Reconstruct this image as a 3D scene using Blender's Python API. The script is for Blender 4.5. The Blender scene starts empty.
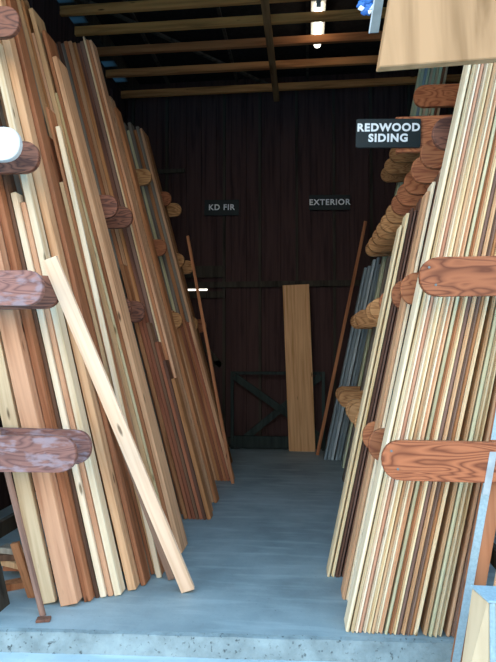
import bpy, bmesh, math, random
from mathutils import Vector, Matrix
rnd = random.Random(11)
R = math.radians
scene = bpy.context.scene
C = scene.collection

# ------------------------------------------------------------------ camera
cd = bpy.data.cameras.new('camera'); cam = bpy.data.objects.new('camera', cd); C.objects.link(cam)
cam.location = (0, 0, 1.5)
cam.rotation_euler = (R(90 + 1.9), 0, R(6.0))
cd.sensor_fit = 'VERTICAL'; cd.sensor_height = 24.0; cd.lens = 24.0 * 561.0 / 662.0
cd.clip_start = 0.05
scene.camera = cam

# ------------------------------------------------------------------ sky and light
w = bpy.data.worlds.new('sky'); scene.world = w; w.use_nodes = True
nt = w.node_tree; nt.nodes.clear()
wo = nt.nodes.new('ShaderNodeOutputWorld'); bg = nt.nodes.new('ShaderNodeBackground')
tc = nt.nodes.new('ShaderNodeTexCoord'); sp = nt.nodes.new('ShaderNodeSeparateXYZ')
cr = nt.nodes.new('ShaderNodeValToRGB')
cr.color_ramp.elements[0].position = 0.0; cr.color_ramp.elements[0].color = (.86, .76, .62, 1)
cr.color_ramp.elements[1].position = 0.75; cr.color_ramp.elements[1].color = (0.19, 0.57, 1.0, 1)
e = cr.color_ramp.elements.new(0.32); e.color = (0.84, 0.86, .84, 1)
nt.links.new(tc.outputs['Generated'], sp.inputs[0]); nt.links.new(sp.outputs['Z'], cr.inputs[0])
nt.links.new(cr.outputs[0], bg.inputs[0]); nt.links.new(bg.outputs[0], wo.inputs[0])
bg.inputs[1].default_value = 3.3
scene.view_settings.view_transform = 'Standard'
scene.view_settings.look = 'None'
scene.view_settings.gamma = 1.0
scene.view_settings.use_curve_mapping = False
scene.view_settings.exposure = 0.22

# ------------------------------------------------------------------ materials
def new_mat(name, rough=0.7, spec=0.25):
    m = bpy.data.materials.new(name); m.use_nodes = True
    n = m.node_tree.nodes; b = n['Principled BSDF']
    b.inputs['Roughness'].default_value = rough
    b.inputs['Specular IOR Level'].default_value = spec
    return m, m.node_tree, b
def N(t, k, **kw):
    n = t.nodes.new(k)
    for a, v in kw.items(): setattr(n, a, v)
    return n
def ramp(t, stops):
    r = N(t, 'ShaderNodeValToRGB'); el = r.color_ramp.elements
    el[0].position, el[0].color = stops[0][0], (*stops[0][1], 1)
    el[1].position, el[1].color = stops[-1][0], (*stops[-1][1], 1)
    for p, c in stops[1:-1]:
        x = el.new(p); x.color = (*c, 1)
    return r
def hx(s):
    v = [int(s[i:i+2], 16) / 255 for i in (0, 2, 4)]
    return tuple(c / 12.92 if c <= .04045 else ((c + .055) / 1.055) ** 2.4 for c in v)

def wood(name, light, dark, axis='Z', grain=28, rough=0.62, vary=0.3, knots=True, bump=0.12, spec=0.22):
    """sawn timber: fine grain running along one local axis, knots, a tone of its own for every board"""
    m, t, b = new_mat(name, rough, spec); L = t.links.new
    co = N(t, 'ShaderNodeTexCoord'); oi = N(t, 'ShaderNodeObjectInfo')
    off = N(t, 'ShaderNodeVectorMath', operation='MULTIPLY_ADD')
    cx = N(t, 'ShaderNodeCombineXYZ')
    for i in range(3): L(oi.outputs['Random'], cx.inputs[i])
    L(cx.outputs[0], off.inputs[0]); off.inputs[1].default_value = (37, 53, 91); L(co.outputs['Object'], off.inputs[2])
    mp = N(t, 'ShaderNodeMapping')
    s = {'X': (1.1, grain, grain), 'Y': (grain, 1.1, grain), 'Z': (grain, grain, 1.1)}[axis]
    mp.inputs['Scale'].default_value = s
    L(off.outputs[0], mp.inputs[0])
    n1 = N(t, 'ShaderNodeTexNoise'); n1.inputs['Scale'].default_value = 1.0; n1.inputs['Detail'].default_value = 5
    n1.inputs['Distortion'].default_value = 0.5; L(mp.outputs[0], n1.inputs[0])
    n2 = N(t, 'ShaderNodeTexNoise'); n2.inputs['Scale'].default_value = 1.3; n2.inputs['Detail'].default_value = 2
    L(off.outputs[0], n2.inputs[0])
    mid = tuple((a * .6 + c * .4) for a, c in zip(light, dark))
    r = ramp(t, [(0.30, dark), (0.45, mid), (0.62, light)]); L(n1.outputs[0], r.inputs[0])
    # board to board tone
    hs = N(t, 'ShaderNodeHueSaturation'); L(r.outputs[0], hs.inputs['Color'])
    mr = N(t, 'ShaderNodeMapRange'); mr.inputs['To Min'].default_value = 1 - vary; mr.inputs['To Max'].default_value = 1 + vary * .55
    ad = N(t, 'ShaderNodeMath', operation='MULTIPLY_ADD'); ad.inputs[1].default_value = .3
    L(n2.outputs[0], ad.inputs[0]); L(oi.outputs['Random'], ad.inputs[2])
    sb = N(t, 'ShaderNodeMath', operation='SUBTRACT'); sb.inputs[1].default_value = .15; L(ad.outputs[0], sb.inputs[0])
    L(sb.outputs[0], mr.inputs['Value']); L(mr.outputs[0], hs.inputs['Value'])
    fr = N(t, 'ShaderNodeMath', operation='MULTIPLY'); fr.inputs[1].default_value = 7.31; L(oi.outputs['Random'], fr.inputs[0])
    f2 = N(t, 'ShaderNodeMath', operation='FRACT'); L(fr.outputs[0], f2.inputs[0])
    m2 = N(t, 'ShaderNodeMapRange'); m2.inputs['To Min'].default_value = .492; m2.inputs['To Max'].default_value = .508
    L(f2.outputs[0], m2.inputs['Value']); L(m2.outputs[0], hs.inputs['Hue'])
    out = hs.outputs[0]
    if knots:
        v = N(t, 'ShaderNodeTexVoronoi'); v.inputs['Scale'].default_value = 1.0
        mk = N(t, 'ShaderNodeMapping'); ks = {'X': (2.2, 9, 9), 'Y': (9, 2.2, 9), 'Z': (9, 9, 2.2)}[axis]
        mk.inputs['Scale'].default_value = ks; L(off.outputs[0], mk.inputs[0]); L(mk.outputs[0], v.inputs[0])
        kr = ramp(t, [(0.05, (0, 0, 0)), (0.11, (1, 1, 1))]); L(v.outputs['Distance'], kr.inputs[0])
        mx = N(t, 'ShaderNodeMixRGB'); mx.inputs[1].default_value = (*[c * .35 for c in dark], 1)
        L(kr.outputs[0], mx.inputs[0]); L(out, mx.inputs[2]); out = mx.outputs[0]
    L(out, b.inputs['Base Color'])
    bp = N(t, 'ShaderNodeBump'); bp.inputs['Strength'].default_value = bump; bp.inputs['Distance'].default_value = .004
    L(n1.outputs[0], bp.inputs['Height']); L(bp.outputs[0], b.inputs['Normal'])
    return m

def plywood(name, light, dark, worn=None, rough=0.55):
    """rotary cut plywood: large flame figure along local X, optional worn paint"""
    m, t, b = new_mat(name, rough, 0.3); L = t.links.new
    co = N(t, 'ShaderNodeTexCoord'); oi = N(t, 'ShaderNodeObjectInfo')
    off = N(t, 'ShaderNodeVectorMath', operation='MULTIPLY_ADD'); cx = N(t, 'ShaderNodeCombineXYZ')
    for i in range(3): L(oi.outputs['Random'], cx.inputs[i])
    L(cx.outputs[0], off.inputs[0]); off.inputs[1].default_value = (17, 23, 31); L(co.outputs['Object'], off.inputs[2])
    mp = N(t, 'ShaderNodeMapping'); mp.inputs['Scale'].default_value = (2.6, 6, 13); L(off.outputs[0], mp.inputs[0])
    n1 = N(t, 'ShaderNodeTexNoise'); n1.inputs['Scale'].default_value = .9; n1.inputs['Detail'].default_value = 1.5
    n1.inputs['Distortion'].default_value = .6; L(mp.outputs[0], n1.inputs[0])
    mu = N(t, 'ShaderNodeMath', operation='MULTIPLY'); mu.inputs[1].default_value = 11; L(n1.outputs[0], mu.inputs[0])
    fc = N(t, 'ShaderNodeMath', operation='PINGPONG'); fc.inputs[1].default_value = .5; L(mu.outputs[0], fc.inputs[0])
    r = ramp(t, [(0.02, dark), (0.2, tuple(a*.6+c*.4 for a, c in zip(light, dark))), (0.45, light)]); L(fc.outputs[0], r.inputs[0])
    hs = N(t, 'ShaderNodeHueSaturation'); L(r.outputs[0], hs.inputs['Color'])
    mr = N(t, 'ShaderNodeMapRange'); mr.inputs['To Min'].default_value = .78; mr.inputs['To Max'].default_value = 1.2
    L(oi.outputs['Random'], mr.inputs['Value']); L(mr.outputs[0], hs.inputs['Value'])
    out = hs.outputs[0]
    if worn:
        n3 = N(t, 'ShaderNodeTexNoise'); n3.inputs['Scale'].default_value = 16; n3.inputs['Detail'].default_value = 7
        m3 = N(t, 'ShaderNodeMapping'); m3.inputs['Scale'].default_value = (.6, 1, 1.6); L(off.outputs[0], m3.inputs[0]); L(m3.outputs[0], n3.inputs[0])
        wr = ramp(t, [(0.50, (0, 0, 0)), (0.62, (.75, .75, .75))]); L(n3.outputs[0], wr.inputs[0])
        mx = N(t, 'ShaderNodeMixRGB'); L(wr.outputs[0], mx.inputs[0]); L(out, mx.inputs[1]); mx.inputs[2].default_value = (*worn, 1)
        out = mx.outputs[0]
    L(out, b.inputs['Base Color'])
    return m

def plain(name, col, rough=0.6, metal=0.0, noise=0.25, scale=18, spec=0.3):
    m, t, b = new_mat(name, rough, spec); L = t.links.new
    b.inputs['Metallic'].default_value = metal
    co = N(t, 'ShaderNodeTexCoord'); n = N(t, 'ShaderNodeTexNoise'); n.inputs['Scale'].default_value = scale; n.inputs['Detail'].default_value = 6
    L(co.outputs['Object'], n.inputs[0])
    r = ramp(t, [(.3, tuple(c * (1 - noise) for c in col)), (.7, tuple(min(1, c * (1 + noise * .6)) for c in col))])
    L(n.outputs[0], r.inputs[0]); L(r.outputs[0], b.inputs['Base Color'])
    return m

def concrete(name, a, c, scale=1.2, rough=0.6, speck=0.0, bump=.15):
    m, t, b = new_mat(name, rough, 0.35); L = t.links.new
    co = N(t, 'ShaderNodeTexCoord')
    n = N(t, 'ShaderNodeTexNoise'); n.inputs['Scale'].default_value = scale; n.inputs['Detail'].default_value = 8; n.inputs['Roughness'].default_value = .65
    L(co.outputs['Object'], n.inputs[0])
    r = ramp(t, [(.32, c), (.68, a)]); L(n.outputs[0], r.inputs[0]); out = r.outputs[0]
    n2 = N(t, 'ShaderNodeTexNoise'); n2.inputs['Scale'].default_value = 45; n2.inputs['Detail'].default_value = 5
    L(co.outputs['Object'], n2.inputs[0])
    lo, hi = (.60, .70) if speck else (.66, .8)
    sr = ramp(t, [(lo, (0, 0, 0)), (hi, (1, 1, 1))]); L(n2.outputs[0], sr.inputs[0])
    mx = N(t, 'ShaderNodeMixRGB'); mx.inputs[2].default_value = (*[x * (.35 if speck else .6) for x in c], 1)
    L(sr.outputs[0], mx.inputs[0]); L(out, mx.inputs[1])
    # dusty scuffs running along the floor
    mp = N(t, 'ShaderNodeMapping'); mp.inputs['Scale'].default_value = (1.2, 7, 1); L(co.outputs['Object'], mp.inputs[0])
    n3 = N(t, 'ShaderNodeTexNoise'); n3.inputs['Scale'].default_value = 1.6; n3.inputs['Detail'].default_value = 6; L(mp.outputs[0], n3.inputs[0])
    s3 = ramp(t, [(.5, (0, 0, 0)), (.75, (.5, .5, .5))]); L(n3.outputs[0], s3.inputs[0])
    m3 = N(t, 'ShaderNodeMixRGB'); m3.inputs[2].default_value = (*[min(1, x * 1.35) for x in a], 1)
    L(s3.outputs[0], m3.inputs[0]); L(mx.outputs[0], m3.inputs[1])
    L(m3.outputs[0], b.inputs['Base Color'])
    bp = N(t, 'ShaderNodeBump'); bp.inputs['Strength'].default_value = bump; bp.inputs['Distance'].default_value = .01
    L(n2.outputs[0], bp.inputs['Height']); L(bp.outputs[0], b.inputs['Normal'])
    return m

M = dict(
    cream=wood('cream pine', hx('ecd6ac'), hx('cca874'), vary=.22),
    white=wood('pale spruce', hx('f0dcbc'), hx('d8ba90'), vary=.12, grain=22),
    tan=wood('tan fir', hx('dcae84'), hx('b48058'), vary=.25),
    pale=wood('pale pinkish board', hx('efccaa'), hx('d8b08c'), vary=.05),
    beige=wood('beige pine', hx('dabd98'), hx('bc9872'), vary=.05),
    pink=wood('pinkish fir', hx('d2a07c'), hx('b07c5c'), vary=.12),
    brown=wood('brown fir', hx('b87c54'), hx('86502f'), vary=.28),
    red=wood('redwood', hx('a8684a'), hx('7a442f'), vary=.22, knots=False),
    dark=wood('dark redwood', hx('7e5844'), hx('50362a'), vary=.3, knots=False),
    olive=wood('greenish pine', hx('dcd2aa'), hx('b2a680'), vary=.22, knots=False),
    palegreen=wood('pale green primed wood', hx('e8eecc'), hx('ccd6ac'), vary=.12, knots=False),
    grey=wood('weathered grey wood', hx('a09484'), hx('6a6058'), vary=.28, knots=False),
    bluegrey=wood('blue primed wood', hx('9aaab0'), hx('76868e'), vary=.25, knots=False),
    plank=wood('tan plank', hx('dcae7c'), hx('b88852'), vary=.03),
    primed=wood('white primed wood', hx('c8d4d8'), hx('a4b4bc'), vary=.15, knots=False),
    mauve=wood('mauve brown wood', hx('947260'), hx('664c40'), vary=.25, knots=False),
    armply=plywood('orange brown plywood', hx('b8744c'), hx('8a4c30')),
    armfront=plywood('reddish brown plywood', hx('a8623e'), hx('70391f')),
    armdark=plywood('dark brown plywood', hx('8a5844'), hx('54342a')),
    armtan=plywood('tan plywood', hx('cf9a66'), hx('a06a3e')),
    armworn=plywood('worn purple brown plywood', hx('98685c'), hx('704a44'), worn=hx('988488'), rough=.5),
    armwhite=plain('white arm wood', hx('d6d4d0'), noise=.05),  # near-even white without plywood figure, for one arm
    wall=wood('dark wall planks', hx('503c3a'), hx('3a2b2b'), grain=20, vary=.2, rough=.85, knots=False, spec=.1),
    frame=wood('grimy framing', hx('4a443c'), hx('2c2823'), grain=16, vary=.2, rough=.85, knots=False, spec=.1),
    rafter=wood('brown rafter', hx('cc8850'), hx('905a34'), axis='X', grain=14, vary=.3, rough=.85, spec=.1),
    brace=wood('brown brace', hx('a87850'), hx('6c4830'), axis='Y', grain=14, vary=.1, rough=.85, spec=.1),
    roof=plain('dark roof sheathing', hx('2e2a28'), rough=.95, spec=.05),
    gate=wood('green grey gate', hx('38423f'), hx('242c2b'), grain=14, rough=.8, knots=False, spec=.15),
    bluepaint=plain('pale blue chipped paint', hx('9cb0b6'), noise=.16, scale=90),
    signblack=plain('black sign paint', hx('1a2628'), rough=.5, noise=.1),
    signwhite=plain('white sign lettering', hx('e8ecee'), rough=.5, noise=.03),
    metal=plain('galvanised steel', hx('6c7270'), rough=.6, metal=.1),
    metalwhite=plain('white edged steel', hx('acb0b0'), rough=.45),
    plastic=plain('blue plastic wrap', hx('3c6cb0'), rough=.25),
    plasticwhite=plain('white plastic wrap', hx('e4ecf4'), rough=.25),
    crate=wood('crate plywood', hx('d8bc9a'), hx('bc9c7a'), grain=9, vary=.05),
    lampbody=plain('white enamel', hx('c8c8c0'), noise=.05),
    floor=concrete('floor concrete', hx('a2aeae'), hx('7c898a')),
    slabedge=concrete('slab edge concrete', hx('93a0a0'), hx('6f7b7b'), scale=9, speck=1, bump=.5),
    apron=concrete('apron concrete', hx('c2cccc'), hx('aab8b8'), scale=3),
)
mg = bpy.data.materials.new('fluorescent tube'); mg.use_nodes = True
b = mg.node_tree.nodes['Principled BSDF']; b.inputs['Base Color'].default_value = (1, 1, .95, 1)
b.inputs['Emission Color'].default_value = (1, .93, .78, 1); b.inputs['Emission Strength'].default_value = 4.5
M['tube'] = mg
mf = bpy.data.materials.new('dusty translucent panel'); mf.use_nodes = True
t = mf.node_tree; b = t.nodes['Principled BSDF']
tr = t.nodes.new('ShaderNodeBsdfTranslucent'); tr.inputs[0].default_value = (.10, .13, .14, 1)
t.links.new(tr.outputs[0], t.nodes['Material Output'].inputs[0]); M['eave'] = mf

# ------------------------------------------------------------------ helpers
def put(bm, name, mat, parent=None, loc=None, rot=None, bevel=0, smooth=False):
    if bevel:
        bmesh.ops.bevel(bm, geom=[x for x in bm.edges], offset=bevel, segments=1, affect='EDGES', clamp_overlap=True)
    bmesh.ops.recalc_face_normals(bm, faces=bm.faces)
    me = bpy.data.meshes.new(name); bm.to_mesh(me); bm.free()
    if smooth:
        for p in me.polygons: p.use_smooth = True
    o = bpy.data.objects.new(name, me); C.objects.link(o)
    me.materials.append(M[mat] if isinstance(mat, str) else mat)
    if parent: o.parent = parent
    if loc is not None: o.location = loc
    if rot is not None: o.rotation_euler = rot
    return o
def box(bm, x0, x1, y0, y1, z0, z1, mtx=None):
    vs = [bm.verts.new((x, y, z)) for x in (x0, x1) for y in (y0, y1) for z in (z0, z1)]
    for f in ((0,1,3,2), (4,6,7,5), (0,4,5,1), (2,3,7,6), (0,2,6,4), (1,5,7,3)): bm.faces.new([vs[i] for i in f])
    if mtx: bmesh.ops.transform(bm, matrix=mtx, verts=vs)
    return vs
def bar(bm, p, q, wx, wz, upv=(0, 0, 1)):
    """rectangular bar from p to q"""
    p, q = Vector(p), Vector(q); d = (q - p); L = d.length; d.normalize()
    s = d.cross(Vector(upv)).normalized(); u = s.cross(d)
    m = Matrix((s, d, u)).transposed().to_4x4(); m.translation = p
    return box(bm, -wx/2, wx/2, 0, L, -wz/2, wz/2, m)
def prism(bm, poly, z0, z1):
    """poly in xy extruded along z"""
    a = [bm.verts.new((x, y, z0)) for x, y in poly]; c = [bm.verts.new((x, y, z1)) for x, y in poly]
    bm.faces.new(a[::-1]); bm.faces.new(c); n = len(poly)
    for i in range(n): bm.faces.new((a[i], a[(i+1) % n], c[(i+1) % n], c[i]))
def cyl(bm, p, q, r, seg=16, r2=None):
    p, q = Vector(p), Vector(q); d = q - p
    m = d.to_track_quat('Z', 'Y').to_matrix().to_4x4(); m.translation = (p + q) / 2
    bmesh.ops.create_cone(bm, cap_ends=True, segments=seg, radius1=r, radius2=r if r2 is None else r2, depth=d.length, matrix=m)
def tag(o, label=None, cat=None, group=None, kind=None):
    for k, v in (('label', label), ('category', cat), ('group', group), ('kind', kind)):
        if v: o[k] = v
    return o
def empty(name, loc=(0, 0, 0), rot=(0, 0, 0)):
    o = bpy.data.objects.new(name, None); C.objects.link(o); o.location = loc; o.rotation_euler = rot
    return o
ORD = ['first','second','third','fourth','fifth','sixth','seventh','eighth','ninth','tenth','eleventh','twelfth','thirteenth',
       'fourteenth','fifteenth','sixteenth','seventeenth','eighteenth','nineteenth','twentieth','twenty-first','twenty-second',
       'twenty-third','twenty-fourth','twenty-fifth','twenty-sixth','twenty-seventh','twenty-eighth','twenty-ninth','thirtieth',
       'thirty-first','thirty-second','thirty-third','thirty-fourth','thirty-fifth','thirty-sixth']

# ------------------------------------------------------------------ setting
XL, XR, YB, ZC = -2.85, 2.3, 8.65, 5.40
def slab():
    bm = bmesh.new()
    fr = [(-4.2, 2.765), (3.2, 3.15)]
    def yf(x): return 2.765 + (x + 4.2) * (3.15 - 2.765) / 7.4
    prism(bm, [(-4.2, yf(-4.2)+.03), (3.2, yf(3.2)+.03), (3.2, 9.2), (-4.2, 9.2)], -.3, 0)
    o = put(bm, 'floor', 'floor'); o['kind'] = 'structure'
    bm = bmesh.new()
    n = 60; xs = [-4.2 + 7.4 * i / n for i in range(n + 1)]
    top_o = [bm.verts.new((x, yf(x) - .0 + rnd.uniform(-.004, .004), rnd.uniform(-.008, -.003))) for x in xs]
    top_i = [bm.verts.new((x, yf(x) + .03, 0)) for x in xs]
    bot_o = [bm.verts.new((x, yf(x) - .035 + rnd.uniform(-.004, .004), -.12)) for x in xs]
    bot_i = [bm.verts.new((x, yf(x) + .03, -.12)) for x in xs]
    for a, b2 in ((top_i, top_o), (top_o, bot_o), (bot_o, bot_i), (bot_i, top_i)):
        for i in range(n): bm.faces.new((a[i], a[i+1], b2[i+1], b2[i]))
    o = put(bm, 'trim_1', 'slabedge'); o['kind'] = 'structure'
slab()
bm = bmesh.new(); box(bm, -25, 25, -30, 3.2, -.3, -.1)
put(bm, 'ground', 'apron')['kind'] = 'structure'

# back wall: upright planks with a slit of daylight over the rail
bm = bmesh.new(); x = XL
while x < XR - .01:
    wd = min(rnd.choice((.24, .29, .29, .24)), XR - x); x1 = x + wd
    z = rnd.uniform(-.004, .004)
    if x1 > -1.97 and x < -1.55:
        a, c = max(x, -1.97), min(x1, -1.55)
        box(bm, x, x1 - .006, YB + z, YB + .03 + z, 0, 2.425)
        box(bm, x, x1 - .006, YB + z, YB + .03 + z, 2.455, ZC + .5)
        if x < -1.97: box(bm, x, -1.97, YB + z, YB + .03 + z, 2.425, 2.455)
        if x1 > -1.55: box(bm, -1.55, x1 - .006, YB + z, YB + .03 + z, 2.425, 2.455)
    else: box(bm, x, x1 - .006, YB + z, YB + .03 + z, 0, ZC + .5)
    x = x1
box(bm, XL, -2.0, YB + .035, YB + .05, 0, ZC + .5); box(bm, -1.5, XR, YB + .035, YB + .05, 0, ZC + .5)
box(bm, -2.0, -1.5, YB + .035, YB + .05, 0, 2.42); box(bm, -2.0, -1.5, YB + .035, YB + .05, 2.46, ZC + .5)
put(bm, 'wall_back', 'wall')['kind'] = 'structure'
# studs, rails and braces of the back wall
bm = bmesh.new()
for x in (-2.75, -2.2, -1.28, -.72, -.15, .42, .98, 1.55, 2.15):
    box(bm, x - .02, x + .02, YB - .06, YB - .004, 0, ZC + .2)
box(bm, XL, XR, YB - .09, YB - .062, 2.46, 2.55)
box(bm, XL, -1.9, YB - .09, YB - .062, 4.28, 4.34)
box(bm, XL, XR, YB - .10, YB - .062, .02, .16)
box(bm, XL, -1.26, YB - .10, YB - .062, 2.30, 2.40)
box(bm, XL, -1.26, YB - .10, YB - .062, 2.62, 2.80)
bar(bm, (-1.95, YB - .08, 1.95), (-1.32, YB - .08, 1.25), .03, .09)
bar(bm, (-2.2, YB - .08, 1.28), (-1.32, YB - .08, 1.28), .03, .09)
bar(bm, (-2.75, YB - .08, .2), (-2.0, YB - .08, 1.25), .03, .09)
put(bm, 'trim_2', 'frame')['kind'] = 'structure'
# side walls
for nm, x in (('wall_left', XL), ('wall_right', XR)):
    bm = bmesh.new(); y = 2.9; s = -1 if x < 0 else 1
    while y < YB:
        y1 = min(y + .29, YB + .05); box(bm, min(x, x + s*.03), max(x, x + s*.03), y, y1 - .005, -.0, ZC + .12 if x < 0 else ZC + .5); y = y1
    box(bm, min(x + s*.032, x + s*.05), max(x + s*.032, x + s*.05), 2.9, YB + .05, -.0, ZC + .12 if x < 0 else ZC + .5)
    for y in (3.0, 4.2, 5.4, 6.6, 7.8):
        box(bm, min(x, x - s*.05), max(x, x - s*.05), y, y + .04, 0, 5.3)
    put(bm, nm, 'wall')['kind'] = 'structure'
# dusty translucent panels let into the soffit along the left eave
bm = bmesh.new(); bmb = bmesh.new(); y = 2.5
pan = [(5.98, 6.12), (6.39, 6.53), (7.44, 7.60), (7.90, 8.06), (8.38, 8.53)]
for a, c in pan:
    box(bm, XL, XL + .19, a, c, ZC + .12, ZC + .124); box(bmb, XL - .3, XL + .19, y, a, ZC + .12, ZC + .15); y = c
box(bmb, XL - .3, XL + .19, y, YB + .3, ZC + .12, ZC + .15)
box(bmb, XL + .16, XL + .19, 2.7, YB + .3, ZC + .15, ZC + .42)
put(bm, 'window_1', 'eave')['kind'] = 'structure'
put(bmb, 'trim_3', 'frame')['kind'] = 'structure'
# unseen front wall above the opening, added to shade ceiling and upper boards
bm = bmesh.new(); box(bm, -4.2, 3.4, 2.50, 2.56, 4.35, 5.9)
put(bm, 'wall_front_unseen', 'wall')['kind'] = 'structure'
# roof: sheathing, rafters across, long brace, diagonals
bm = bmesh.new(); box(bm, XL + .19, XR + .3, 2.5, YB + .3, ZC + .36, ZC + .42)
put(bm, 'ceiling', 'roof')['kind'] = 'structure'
for y in (3.0, 3.6, 4.2, 4.8, 5.4, 6.14, 6.56, 7.05, 7.64, 8.3):
    bm = bmesh.new(); box(bm, XL, XR, y, y + .05, ZC, ZC + .10)
    o = put(bm, 'ceiling_rafter', 'rafter'); o['kind'] = 'structure'
bm = bmesh.new()
box(bm, -.50, -.41, 5.4, YB - .02, ZC - .03, ZC - .001)
o = put(bm, 'ceiling_brace', 'brace'); o['kind'] = 'structure'
for p, q in (((-2.7, 5.9, ZC + .12), (-.55, 8.4, ZC + .12)), ((.05, 5.9, ZC + .13), (1.9, 7.6, ZC + .13))):
    bm = bmesh.new(); bar(bm, p, q, .05, .03)
    o = put(bm, 'ceiling_brace', 'frame'); o['kind'] = 'structure'
bm = bmesh.new()
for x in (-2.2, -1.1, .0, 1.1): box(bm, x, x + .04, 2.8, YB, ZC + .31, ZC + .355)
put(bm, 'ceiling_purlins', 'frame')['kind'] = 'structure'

# ------------------------------------------------------------------ lumber racks
AH = .19   # height of an arm
def arm_bm(L, s):
    """arm with a rounded tip at x = 0 that runs s*L sideways; thickness in y"""
    bm = bmesh.new(); r = AH / 2; k = .92; pts = []
    for i in range(13):
        a = math.pi * (i / 12 - .5)                # tip curve, slightly squarer than a half circle
        cx = math.copysign(abs(math.cos(a)) ** k, math.cos(a)); sz = math.copysign(abs(math.sin(a)) ** k, math.sin(a))
        pts.append((s * (r - r * cx), r * sz))
    pts += [(s * L, r), (s * L, -r)]
    a = [bm.verts.new((x, -.019, z)) for x, z in pts]; c = [bm.verts.new((x, .019, z)) for x, z in pts]
    bm.faces.new(a); bm.faces.new(c[::-1]); n = len(pts)
    for i in range(n): bm.faces.new((a[i], c[i], c[(i+1) % n], a[(i+1) % n]))
    long = [e for e in bm.edges if abs(e.verts[0].co.y - e.verts[1].co.y) < 1e-6]
    bmesh.ops.bevel(bm, geom=long, offset=.004, segments=1, affect='EDGES')
    return bm
def rack(name, label, s, tips, ups, ux, lean):
    """s: +1 arms reach to the right wall, -1 to the left; ups: y of uprights; ux: x of upright foot; lean: slope"""
    root = empty(name, (ux, ups[0], 0))
    tag(root, label, 'lumber rack')
    inv = Matrix.Translation(Vector((-ux, -ups[0], 0)))
    front = lambda y: s > 0 and y == ups[0]      # the first upright on the right stands nearer the aisle
    for y in ups:
        bm = bmesh.new(); x0, x1 = (0, .09 * s) if s > 0 else (-.09, 0)
        vs = box(bm, x0, x1, -.055, -.02 if front(y) else .055, 0, 4.1)
        for v in vs:                                        # foot and head cut level
            v.co.x += (-.165 + .182 * v.co.z) if front(y) else s * lean * v.co.z
        o = put(bm, 'upright', 'frame' if s < 0 and y > 3 else ('bluegrey' if s < 0 else 'brown'), root, (0, y - ups[0], 0))
        if y == ups[0] and s > 0:
            f = bmesh.new(); vs = box(f, -.005, .032, -.06, -.0555, .0, .87) + box(f, -.005, .05, -.06, -.0555, 1.07, 1.74)
            for v in vs: v.co.x += -.165 + .182 * v.co.z
            tag(put(f, 'painted_edge', 'bluepaint', o), 'pale blue chipped paint on the front edge of the upright')
            f = bmesh.new(); vs = box(f, -.012, .02, -.0965, -.0945, .82, 1.02)
            for v in vs: v.co.x += -.165 + .182 * v.co.z
            tag(put(f, 'metal_plate', 'metalwhite', o), 'pale metal plate')
    # rail joining the uprights at the top and foot
    for z in (4.0, 3.1, 2.2, 1.3, .35):
        bm = bmesh.new(); xx = s * (.09 + lean * z) + s * .03
        box(bm, xx - .018, xx + .018, -.05, ups[-1] - ups[0] + .06, z - .05, z + .05)
        put(bm, 'rail', 'frame', root)
    for (y, z, tip, mat, lab) in tips:
        xe = ux + s * (lean * z + .16)
        o = put(arm_bm(abs(xe - tip), s), 'arm', mat, root, (tip - ux, y - ups[0], z), (0, R(rnd.uniform(-.8, .8)), 0))
        if lab: o['label'] = lab
        if y < 3.2 and s > 0:
            for a, c in ((.045, .045), (.075, -.04)):
                f = bmesh.new(); cyl(f, (s * a, -.0185, c), (s * a, -.0215, c), .006, 10)
                tag(put(f, 'bolt_head', 'metal', o), 'small pale bolt head')
    return root

LZ = (.95, 1.83, 2.66, 3.48)
tipsL = []
def lt(y, z, x=None, mat='armtan', lab=None):
    tipsL.append((y, z, (-1.0 - .22 * z) if x is None else x, mat, lab))
lt(2.87, .95, mat='armworn', lab='worn purple grey arm with flaking paint')
lt(3.07, .95, mat='armworn')
lt(2.87, 1.83, mat='armworn'); lt(3.07, 1.83, mat='armdark')
lt(2.98, 2.66, -1.60, 'armwhite', 'white arm end'); lt(3.20, 2.66, -1.60, 'armdark')
lt(3.20, 3.50, -1.735, 'armdark')
for y in (4.38, 4.76, 5.25, 6.23, 7.16, 7.75):
    for z in LZ[1:]:
        if y < 5.5 and z > 3: continue
        lt(y, z, -1.52 if y < 5 and z == 2.66 else None, mat='armdark' if y < 5 else rnd.choice(('armtan', 'armply', 'armtan')))
rack('lumber_rack', 'leaning timber rack with round ended arms on the left of the aisle', -1, tipsL,
     [2.97, 3.145, 4.46, 4.84, 5.33, 6.31, 7.24, 7.83], -1.75, .26)
tipsR = []
def rt(y, z, x=None, mat='armply', lab=None):
    tipsR.append((y, z, (.15 + .21 * z) if x is None else x, mat, lab))
rt(2.78, .97, .355, 'armfront'); rt(2.78, 1.85, .54, 'armfront')
YR = (3.32, 3.66, 3.98, 4.27, 4.60, 4.90, 5.24, 5.62, 5.96, 6.33, 6.74, 7.06)
for y in YR:
    if y not in (4.60, 5.62, 5.96):
        rt(y, .95, mat='armply' if y < 4 else 'armtan')
        rt(y, 1.85, mat='armply' if y < 4.5 else 'armtan')
    rt(y, 2.75, mat='armdark' if y == 3.32 else ('armply' if y < 5 else 'armtan'))  # far upper arms: tan colour stands in for their lit undersides
    if y > 4.8 and y not in (5.24, 5.62): rt(y, 3.68, .15 + .21 * 3.68, 'armply' if y < 5 else 'armtan')
rack('lumber_rack', 'leaning timber rack with pale blue edge and plywood arms on the right', 1, tipsR,
     [2.855, 3.395, 3.735, 4.055, 4.345, 4.68, 4.975, 5.315, 5.70, 6.04, 6.405, 6.815, 7.135], .845, .21)

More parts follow.
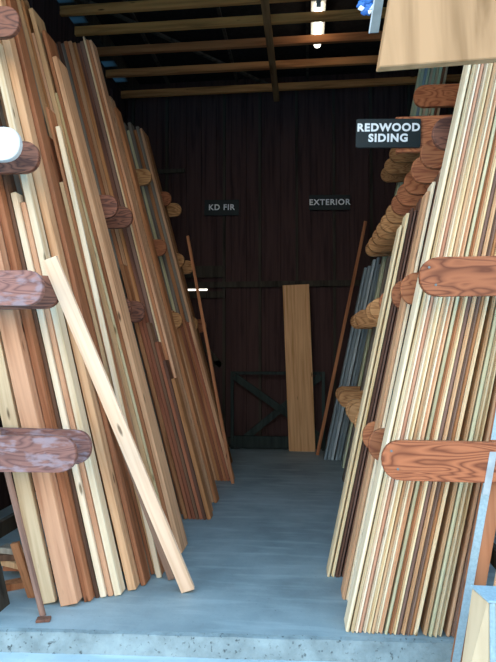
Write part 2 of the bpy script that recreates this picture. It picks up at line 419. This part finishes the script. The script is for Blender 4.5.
# ------------------------------------------------------------------ boards
COLN = dict(cream='cream pine', white='pale white', tan='light tan', pink='pinkish', brown='brown fir', red='reddish brown', dark='dark brown',
            olive='greenish cream', palegreen='pale green', grey='weathered grey', bluegrey='blue grey', primed='bluish white', mauve='greyish brown')
def board(name, s, x, y, t, w, L, slope, mat, label, cat='board', group=None, z=0., profile=None, slopey=0., rz=0.):
    """leaning board; s=-1 leans left, +1 right; x is the side away from the aisle"""
    bm = bmesh.new()
    x0, x1 = (0, t) if s < 0 else (-t, 0)
    if profile == 'ship':                     # rabbeted siding edge
        r, d = t * .45, .012
        poly = [(x0, d), (x0 + r, d), (x0 + r, 0), (x1, 0), (x1, w - d), (x1 - r, w - d), (x1 - r, w), (x0, w)]
        prism(bm, poly, 0, L)
    elif profile == 'round':                  # bullnosed edge
        poly = [(x0, .006), (x0 + t * .3, 0), (x1 - t * .3, 0), (x1, .006), (x1, w), (x0, w)]
        prism(bm, poly, 0, L)
    else:
        box(bm, x0, x1, 0, w, 0, L)
    o = put(bm, name, mat, None, (x, y, z), (math.atan(slopey) if slopey else 0, s * math.atan(slope), rz),
            bevel=.0015 if t < .03 else .003)
    tag(o, label, cat, group)
    return o
def row(s, y, x, specs, slope, where, group, kind='lumber_board', cat='board', fan=0.):
    """specs from the wall side to the aisle: (mat, thickness, width, length, gap, profile)"""
    n = len(specs); c = math.cos(math.atan(slope)); sl = slope
    for i, (mat, t, w, L, gap, prof) in enumerate(specs):
        lab = '%s board, %s from the aisle %s' % (COLN[mat], ORD[n - 1 - i], where)
        # a wider gap at the foot closes at the head
        board(kind, s, x, y + rnd.uniform(0, .012), t, w, L, sl, mat, lab, cat, group, profile=prof)
        x += -s * ((t / c) + max(gap, .002))
        if gap > .01: sl = sl + (gap - .004) / 4.9
    return x
def X(*a): return a

# left rack, front row: told apart one by one, from the pole at the slab edge towards the aisle
FR = 'left rack front row'
for (mat, x, y, t, w, L, sl, lab) in (
    ('beige', -1.565, 3.20, .095, .038, 3.30, .238, 'pale beige pine board beside the round pole, left rack front row'),
    ('pink', -1.435, 3.19, .105, .14, 4.20, .245, 'thick pinkish fir beam with wide side face, left rack front row'),
    ('brown', -1.320, 3.26, .042, .14, 4.20, .245, 'brown board just right of the thick pinkish beam, left rack'),
    ('dark', -1.273, 3.32, .020, .12, 4.20, .245, 'thin dark board between the brown board and creamy white board'),
    ('white', -1.248, 3.33, .036, .09, 2.56, .245, 'bright creamy white board with its top below the second arm, left rack'),
    ('pink', -1.206, 3.35, .030, .09, 2.50, .245, 'pale pink board between two bright white boards, left rack front'),
    ('white', -1.170, 3.36, .042, .09, 3.60, .246, 'bright creamy white board on the aisle side of pale pink board'),
    ('tan', -1.112, 3.44, .052, .12, 4.20, .249, 'tan fir board right of the bright white boards, left rack front'),
    ('brown', -1.052, 3.52, .030, .12, 4.20, .250, 'narrow brown board right of the tan fir board, left rack'),
    ):
    board('lumber_board' if t < .09 else 'wooden_beam', -1, x, y, t, w, L, sl, mat, lab, 'board' if t < .09 else 'beam')

# second left row, feet just behind the red-brown board
S = []
T2 = (.034, .020, .028, .020, .038, .022)
for i, m in enumerate(['grey', 'tan', 'brown', 'cream', 'grey', 'tan', 'pink', 'brown', 'tan', 'dark', 'pink', 'tan', 'grey', 'brown', 'tan', 'brown']):
    S.append((m, T2[i % 6], .12, (4.0, 4.2, 3.9, 4.3, 3.7, 4.1, 3.5, 3.6, 4.15, 3.3, 2.9, 3.45, 4.0, 3.1, 2.75, 3.3)[i], .004, None))
row(-1, 3.70, -1.46, S, .262, 'in the second row of the left rack', 'boards in the second row of the left rack')
# third left row: tall, its aisle faces show
S = []
for i, (m, t, L) in enumerate([('grey', .03, 4.6), ('tan', .02, 4.5), ('brown', .03, 4.6), ('dark', .035, 4.7), ('grey', .02, 4.55), ('tan', .03, 4.6), ('pink', .02, 4.4), ('dark', .03, 4.5),
                               ('dark', .022, 4.52), ('dark', .03, 4.55), ('mauve', .02, 4.3), ('brown', .02, 4.2), ('tan', .050, 4.48), ('brown', .02, 4.38), ('pink', .022, 4.1), ('tan', .034, 4.30), ('cream', .018, 3.6), ('brown', .025, 4.12), ('tan', .035, 3.9)]):
    S.append((m, t, .20, L, .003, None))
row(-1, 4.08, -1.495, S, .268, 'in the third row of the left rack', 'boards in the third row of the left rack')
# short boards and, behind them, the tall fourth row (second bay)
S = []
for i, (m, t, L) in enumerate([('brown', .035, 2.35), ('red', .03, 2.0), ('red', .03, 1.96), ('dark', .025, 1.80), ('red', .03, 1.62), ('dark', .025, 1.45), ('brown', .036, 1.28)]):
    S.append((m, t, .12, L, .004, None))
row(-1, 4.915, -1.085, S, .268, 'among the short boards of the left rack', 'short boards before the fourth row of the left rack', kind='short_board')
S = []
for i, (m, t, L) in enumerate([('dark', .035, 4.60), ('grey', .03, 4.58), ('dark', .035, 4.6), ('grey', .03, 4.58), ('brown', .035, 4.6), ('tan', .035, 4.60), ('brown', .035, 4.58), ('dark', .035, 4.57), ('mauve', .035, 4.59), ('cream', .018, 4.64), ('brown', .03, 4.60), ('tan', .022, 4.60)]):
    S.append((m, t, .14, L, .003, None))
row(-1, 5.06, -1.29, S, .262, 'in the fourth row of the left rack', 'boards in the fourth row of the left rack')
S = []
for i, (m, t, L) in enumerate([('grey', .04, 4.2), ('tan', .035, 4.25), ('grey', .04, 4.2), ('brown', .04, 4.1), ('brown', .035, 4.2), ('grey', .035, 4.05), ('tan', .04, 4.22), ('brown', .03, 4.1)]):
    S.append((m, t, .14, L, .003, None))
row(-1, 5.46, -1.20, S, .264, 'in the fifth row of the left rack', 'boards in the fifth row of the left rack')
# third bay
S = []
for i, (m, t, L) in enumerate([('tan', .036, 2.02), ('brown', .036, 1.94), ('red', .034, 1.90), ('brown', .034, 1.90), ('red', .034, 1.88), ('tan', .036, 1.88)]):
    S.append((m, t, .12, L, .003, None))
row(-1, 6.38, -1.065, S, .272, 'among short boards of the third bay, left rack', 'short boards before the sixth row of the left rack', kind='short_board')
S = []
for i, (m, t, L) in enumerate([('grey', .04, 4.4), ('bluegrey', .035, 4.45), ('grey', .04, 4.4), ('olive', .03, 4.3), ('grey', .04, 4.4), ('brown', .04, 4.3), ('grey', .035, 4.35), ('tan', .03, 4.32)]):
    S.append((m, t, .14, L, .003, None))
row(-1, 6.53, -1.19, S, .266, 'in the sixth row of the left rack', 'boards in the sixth row of the left rack')
# last bay
S = []
for i, m in enumerate(['grey', 'grey', 'olive', 'olive', 'grey', 'bluegrey', 'olive', 'brown']):
    S.append((m, .038, .14, rnd.uniform(4.2, 4.6), .003, None))
row(-1, 7.30, -1.32, S, .266, 'in the last row of the left rack', 'boards in the last row of the left rack')

# loose pieces on the left
def stick(name, p, q, tx, ty, mat, label, cat, rounded=False):
    p, q = Vector(p), Vector(q); d = q - p
    bm = bmesh.new()
    if rounded: cyl(bm, (0, 0, 0), (0, 0, d.length), tx / 2, 12)
    else: box(bm, -tx / 2, tx / 2, -ty / 2, ty / 2, 0, d.length)
    o = put(bm, name, mat, None, p, None, bevel=0 if rounded else .002)
    z = d.normalized(); xx = Vector((0, 1, 0)).cross(z).normalized(); yy = z.cross(xx)
    o.rotation_euler = Matrix((xx, yy, z)).transposed().to_euler()
    return tag(o, label, cat)
stick('loose_board', (-.735, 3.46, .015), (-1.43, 2.99, 2.01), .085, .030, 'pale', 'pale loose board leaning across the front of the left stack', 'board')
stick('loose_board', (-.88, 3.63, .01), (-1.39, 3.46, 1.50), .045, .022, 'mauve', 'narrow brown board leaning just behind the pale loose board', 'board')
stick('thin_batten', (-.972, 3.668, .0), (-1.705, 3.668, 3.04), .034, .020, 'white', 'long thin white batten leaning among boards of the left rack', 'batten')
stick('wooden_pole', (-1.485, 3.075, .0), (-1.79, 2.99, 1.28), .034, .04, 'mauve', 'round grey brown pole leaning in front of the beige pine board', 'pole', True)
stick('thin_batten', (-.83, 6.28, .0), (-1.50, 6.95, 2.94), .035, .02, 'brown', 'thin brown stick leaning alone at the far end of left rack', 'batten')
# offcuts heaped at the foot of the left rack
def offcut(p, rot, size, mat, label):
    bm = bmesh.new(); box(bm, -size[0]/2, size[0]/2, -size[1]/2, size[1]/2, 0, size[2])
    o = put(bm, 'wood_offcut', mat, None, p, tuple(R(a) for a in rot), bevel=.003)
    tag(o, label, 'offcut', 'wood offcuts at the foot of the left rack'); return o
offcut((-1.455, 3.02, 0.0), (0, 0, 15), (.075, .05, .016), 'dark', 'small flat brown offcut lying alone at the foot of the pole')
offcut((-1.72, 3.50, .0), (0, 0, 35), (.50, .09, .04), 'brown', 'brown offcut lying lowest in the heap at the left edge')
offcut((-1.78, 3.62, .041), (0, 0, 5), (.45, .09, .04), 'red', 'reddish offcut resting crosswise in the heap at left edge')
offcut((-1.80, 3.52, .082), (0, 0, -20), (.42, .10, .04), 'tan', 'tan offcut on the middle of the heap at left edge')
offcut((-1.84, 3.60, .123), (0, 0, 12), (.45, .12, .04), 'dark', 'dark brown offcut near the top of the left heap')
offcut((-1.82, 3.55, .164), (0, 0, -8), (.40, .09, .038), 'grey', 'grey offcut topmost in the heap at the left edge')
offcut((-1.63, 3.40, .0), (8, -14, 0), (.06, .03, .40), 'tan', 'short tan offcut standing upright against the left heap')
offcut((-1.66, 3.30, .0), (10, -14, 0), (.05, .03, .36), 'brown', 'short brown offcut standing tilted at the left heap')

# right rack, front row of siding: many thin boards, edges to the camera
def siding(cols, n, t, w, L0, L1, gaps):
    S = []
    for i in range(n):
        S.append((cols[i % len(cols)], t * rnd.uniform(.9, 1.1), w, rnd.uniform(L0, L1), gaps.get(i, rnd.choice((.003, .005, .008))), 'ship' if i % 3 else 'round'))
    return S
cols = ['cream', 'brown', 'mauve', 'tan', 'cream', 'cream', 'olive', 'tan', 'cream', 'brown', 'mauve', 'tan', 'mauve', 'cream', 'brown', 'olive', 'tan',
        'white', 'tan', 'cream', 'white', 'pink', 'white', 'cream', 'white']
S = siding(cols, 25, .0170, .14, 4.5, 4.9, {3: .026, 7: .034, 15: .012})
xr = row(1, 3.06, .80, S, .208, 'in front row of right rack', 'siding boards in the front row of the right rack', kind='siding_board', cat='siding board')
S = siding(['brown', 'mauve', 'cream', 'tan', 'mauve', 'pink', 'dark', 'white', 'pink'], 9, .018, .15, 2.50, 2.66, {})
S = [(m, t, w, 2.95 - .055 * i, g, p) for i, (m, t, w, L, g, p) in enumerate(S)]
row(1, 3.44, .42, S, .212, 'in second row of right rack', 'siding boards in the second row of the right rack', kind='siding_board', cat='siding board')
S = siding(['brown', 'mauve', 'tan', 'pink', 'primed', 'dark', 'mauve', 'dark', 'cream', 'cream'], 10, .018, .15, 2.25, 2.5, {})
S = [(m, t, w, 2.68 - .034 * i + (.05 if i % 3 else 0), g, p) for i, (m, t, w, L, g, p) in enumerate(S)]
row(1, 3.78, .36, S, .212, 'in third row of right rack', 'siding boards in the third row of the right rack', kind='siding_board', cat='siding board')
# fourth and fifth rows: darker, shorter boards
S = siding(['tan', 'cream', 'brown', 'cream', 'mauve', 'olive', 'mauve', 'grey'], 8, .026, .17, 2.45, 2.6, {})
row(1, 5.38, .62, S, .21, 'in fourth row of right rack', 'siding boards in the fourth row of the right rack', kind='siding_board', cat='siding board')
S = siding(['brown', 'mauve', 'grey', 'mauve', 'brown', 'mauve', 'grey'], 7, .03, .14, 2.55, 2.65, {})
row(1, 6.48, .64, S, .205, 'in fifth row of right rack', 'boards in the fifth row of the right rack', kind='siding_board', cat='siding board')
# sixth row: long greenish boards that rise nearly to the rafters
S = siding(['cream', 'brown', 'palegreen', 'cream', 'palegreen', 'white', 'palegreen', 'primed', 'palegreen', 'palegreen'], 10, .030, .15, 5.2, 5.4, {})
row(1, 7.22, .79, S, .198, 'in sixth row of right rack', 'boards in the sixth row of the right rack', kind='siding_board', cat='siding board')
S = siding(['bluegrey', 'primed', 'bluegrey', 'bluegrey', 'primed', 'bluegrey', 'bluegrey'], 7, .038, .15, 2.65, 2.9, {3: .02, 1: .02})
row(1, 7.72, .56, S, .21, 'in last row of right rack', 'boards in the last row of the right rack', kind='siding_board', cat='siding board')
stick('thin_batten', (.14, 8.1, .0), (.86, 8.3, 3.38), .045, .025, 'brown', 'thin brown stick leaning past the last boards of right rack', 'batten')

# wide plank against the back wall
o = board('wide_plank', 1, 0, 0, .045, .39, 2.47, 0, 'plank', 'wide tan plank standing alone against the dark back wall', 'plank')
o.rotation_euler = (R(-2.0), R(-1.0), R(90)); o.location = (.12, 8.40, .0)
# lighter strip where the plank is newly cut
# cross-braced gate leaning on the back wall
g = empty('gate_frame', (-.46, 8.46, 0)); tag(g, 'low dark cross-braced wooden gate standing behind the wide plank', 'gate')
def gp(name, p, q, wv=.035, d=.06):
    bm = bmesh.new(); bar(bm, p, q, wv, d, (0, 1, 0)) if False else bar(bm, p, q, wv, d)
    return put(bm, name, 'gate', g, bevel=.003)
def gbar(name, x0, z0, x1, z1, wd, y0, y1):
    bm = bmesh.new(); d = Vector((x1 - x0, 0, z1 - z0)); n = Vector((-d.z, 0, d.x)).normalized() * wd / 2
    a = Vector((x0, 0, z0)); c = Vector((x1, 0, z1))
    pts = [a - n, c - n, c + n, a + n]
    lo = [bm.verts.new((p.x, y0, p.z)) for p in pts]; hi = [bm.verts.new((p.x, y1, p.z)) for p in pts]
    bm.faces.new(lo); bm.faces.new(hi[::-1])
    for i in range(4): bm.faces.new((lo[i], hi[i], hi[(i+1) % 4], lo[(i+1) % 4]))
    return put(bm, name, 'gate', g)
gbar('stile', -.67, 0, -.67, 1.17, .045, -.02, .02); gbar('stile', .70, 0, .70, 1.17, .045, -.02, .02)
gbar('top_rail', -.645, 1.147, .675, 1.147, .045, -.02, .02); gbar('bottom_rail', -.645, .11, .675, .11, .18, -.02, .02)
gbar('brace', -.63, 1.10, .62, .22, .10, -.045, -.021); gbar('brace', -.60, .06, .66, 1.10, .10, .021, .045)

# ------------------------------------------------------------------ signs
def text_mesh(parent, body, size, loc, bold=.003, spacing=1.14, align='CENTER', line=.95):
    cu = bpy.data.curves.new('lettering', 'FONT'); cu.body = body; cu.size = size; cu.extrude = .0012; cu.offset = bold
    cu.align_x = align; cu.align_y = 'CENTER'; cu.space_character = spacing; cu.space_line = line; cu.resolution_u = 4
    t = bpy.data.objects.new('lettering_curve', cu); C.objects.link(t)
    dg = bpy.context.evaluated_depsgraph_get(); me = bpy.data.meshes.new_from_object(t.evaluated_get(dg))
    bpy.data.objects.remove(t); bpy.data.curves.remove(cu)
    o = bpy.data.objects.new('lettering', me); C.objects.link(o); me.materials.clear(); me.materials.append(M['signwhite'])
    o.parent = parent; o.location = loc; o.rotation_euler = (R(90), 0, 0)
    return o
def sign(loc, w, h, body, size, label, rz=0, ry=0, line=.95):
    bm = bmesh.new(); r = .012; pts = []
    for cx, cz, a0 in ((w/2 - r, h/2 - r, 0), (-w/2 + r, h/2 - r, 90), (-w/2 + r, -h/2 + r, 180), (w/2 - r, -h/2 + r, 270)):
        for k in range(4): a = R(a0 + 30 * k); pts.append((cx + r * math.cos(a), cz + r * math.sin(a)))
    lo = [bm.verts.new((x, -.009, z)) for x, z in pts]; hi = [bm.verts.new((x, .009, z)) for x, z in pts]
    bm.faces.new(lo); bm.faces.new(hi[::-1]); n = len(pts)
    for i in range(n): bm.faces.new((lo[i], hi[i], hi[(i+1) % n], lo[(i+1) % n]))
    o = put(bm, 'hanging_sign', 'signblack', None, loc, (0, R(ry), R(rz)))
    tag(o, label, 'sign')
    text_mesh(o, body, size, (0, -.0105, 0), line=line)
    return o
sg = sign((.565, 3.93, 3.00), .44, .20, 'REDWOOD\nSIDING', .075, 'black sign lettered REDWOOD SIDING fixed beside the right rack', 0, 2, line=.98)
sign((-1.315, YB - .07, 3.71), .54, .24, 'KD FIR', .122, 'small black sign lettered KD FIR on the back wall', 0, 1)
sign((.35, YB - .07, 3.745), .62, .23, 'EXTERIOR', .122, 'small black sign lettered EXTERIOR on the back wall', 0, 1)
# the board the sign is nailed to
bm = bmesh.new(); box(bm, .62, 1.46, 3.941, 3.975, 2.87, 3.12)
tag(put(bm, 'sign_board', 'armply', None, bevel=.004), 'orange brown board behind the REDWOOD SIDING sign on the right rack', 'board')

# ------------------------------------------------------------------ ceiling lamp
lp = empty('ceiling_lamp', (.15, 6.97, ZC + .16)); tag(lp, 'glowing fluorescent lamp between the ceiling rafters', 'lamp')
bm = bmesh.new(); box(bm, -.09, .09, -.47, .47, .045, .085); put(bm, 'lamp_body', 'lampbody', lp, bevel=.006)
bm = bmesh.new(); cyl(bm, (0, -.43, 0), (0, .43, 0), .045, 16); put(bm, 'tube', 'tube', lp, smooth=False)
for y in (-.44, .44):
    bm = bmesh.new(); box(bm, -.03, .03, y - .012, y + .012, -.03, .046); put(bm, 'end_cap', 'lampbody', lp)

# ------------------------------------------------------------------ foreground
# plywood panel hanging down from the door header
bm = bmesh.new()
pts = [(0, .015), (.66, .10), (.86, 1.30), (.225, 1.30)]
lo = [bm.verts.new((x, 0, z)) for x, z in pts]; hi = [bm.verts.new((x, .045, z)) for x, z in pts]
bm.faces.new(lo); bm.faces.new(hi[::-1])
for i in range(4): bm.faces.new((lo[i], hi[i], hi[(i+1) % 4], lo[(i+1) % 4]))
pn = put(bm, 'overhead_board', wood('pale pine panel', hx('b68a64'), hx('7c5836'), grain=9, vary=.05), None, (.285, 2.2, 2.59), (0, 0, R(12)), bevel=.004)
tag(pn, 'broad pale pine board hanging overhead at the upper right', 'board')
# steel strap and wrap beside it
bm = bmesh.new(); vs = box(bm, -.017, .017, 0, .004, 0, .9)
for v in vs: v.co.x += .155 * v.co.z
st = put(bm, 'steel_strap', 'metal', None, (.272, 2.24, 2.765)); tag(st, 'grey steel strap hanging left of the broad overhead board', 'strap')
bm2 = bmesh.new(); vs = box(bm2, -.023, -.0175, -.001, .005, 0, .9)
for v in vs: v.co.x += .155 * v.co.z
tag(put(bm2, 'strap_edge', 'metalwhite', st), 'white edge of the strap')
def blob(name, mat, pts, parent=None):
    bm = bmesh.new()
    for i, (p, r) in enumerate(pts):
        bmesh.ops.create_icosphere(bm, subdivisions=3, radius=r, matrix=Matrix.Translation(p) @ Matrix.Diagonal((1, .6, .8, 1)))
    for v in bm.verts:
        v.co += Vector((math.sin(v.co.z * 260), 0, math.sin(v.co.x * 240))) * .003
    return put(bm, name, mat, parent, smooth=True)
pw = blob('plastic_wrap', 'plastic', [((.245, 2.27, 2.872), .022), ((.262, 2.27, 2.885), .024), ((.225, 2.27, 2.90), .02), ((.25, 2.27, 2.92), .03)])
tag(pw, 'scrap of blue and white plastic wrap caught on the steel strap', 'plastic wrap')
blob('white_fold', 'plasticwhite', [((.270, 2.255, 2.876), .014), ((.256, 2.25, 2.858), .010), ((.222, 2.255, 2.876), .012)], pw)

# crate at the lower right
cr8 = empty('wooden_crate', (.90, 2.5, -.1)); tag(cr8, 'pale plywood crate at the lower right corner by the slab edge', 'crate')
def cb(name, vs8, mat):
    bm = bmesh.new(); v = [bm.verts.new(p) for p in vs8]
    for f in ((0,1,2,3), (7,6,5,4), (0,4,5,1), (1,5,6,2), (2,6,7,3), (3,7,4,0)): bm.faces.new([v[i] for i in f])
    o = put(bm, name, mat, None, bevel=.003); o.parent = cr8; o.location = (-.95, -2.5, .1); return o
# side panel facing the aisle, wider at its foot, and the panel that faces the camera
xb, xt = .625, .72
cb('side_panel', [(xb, 2.42, -.1), (.735, 2.30, -.1), (.75, 2.30, -.1), (xb + .015, 2.42, -.1), (xt, 2.42, .52), (.745, 2.30, .52), (.76, 2.30, .52), (xt + .015, 2.42, .52)], 'crate')
cb('front_panel', [(.772, 2.30, -.1), (1.30, 2.30, -.1), (1.30, 2.318, -.1), (.772, 2.318, -.1), (.772, 2.30, .52), (1.30, 2.30, .52), (1.30, 2.318, .52), (.772, 2.318, .52)], 'crate')
cb('corner_strip', [(.745, 2.285, -.1), (.770, 2.285, -.1), (.770, 2.299, -.1), (.745, 2.299, -.1), (.750, 2.285, .52), (.770, 2.285, .52), (.770, 2.299, .52), (.750, 2.299, .52)], 'bluepaint')
cb('lid', [(.715, 2.43, .521), (.742, 2.283, .521), (1.31, 2.283, .521), (1.31, 2.43, .521), (.715, 2.43, .531), (.742, 2.283, .531), (1.31, 2.283, .531), (1.31, 2.43, .531)], 'bluepaint')
cb('back_panel', [(.655, 2.40, -.1), (1.30, 2.40, -.1), (1.30, 2.418, -.1), (.655, 2.418, -.1), (.742, 2.40, .52), (1.30, 2.40, .52), (1.30, 2.418, .52), (.742, 2.418, .52)], 'crate')
# brown gusset board behind the crate
bm = bmesh.new(); box(bm, 0, .30, 0, .02, 0, .84)
tag(put(bm, 'plywood_offcut', 'tan', None, (.80, 2.773, 0), (0, R(10.3), 0), bevel=.002), 'tan plywood board leaning behind the crate at the lower right', 'board')
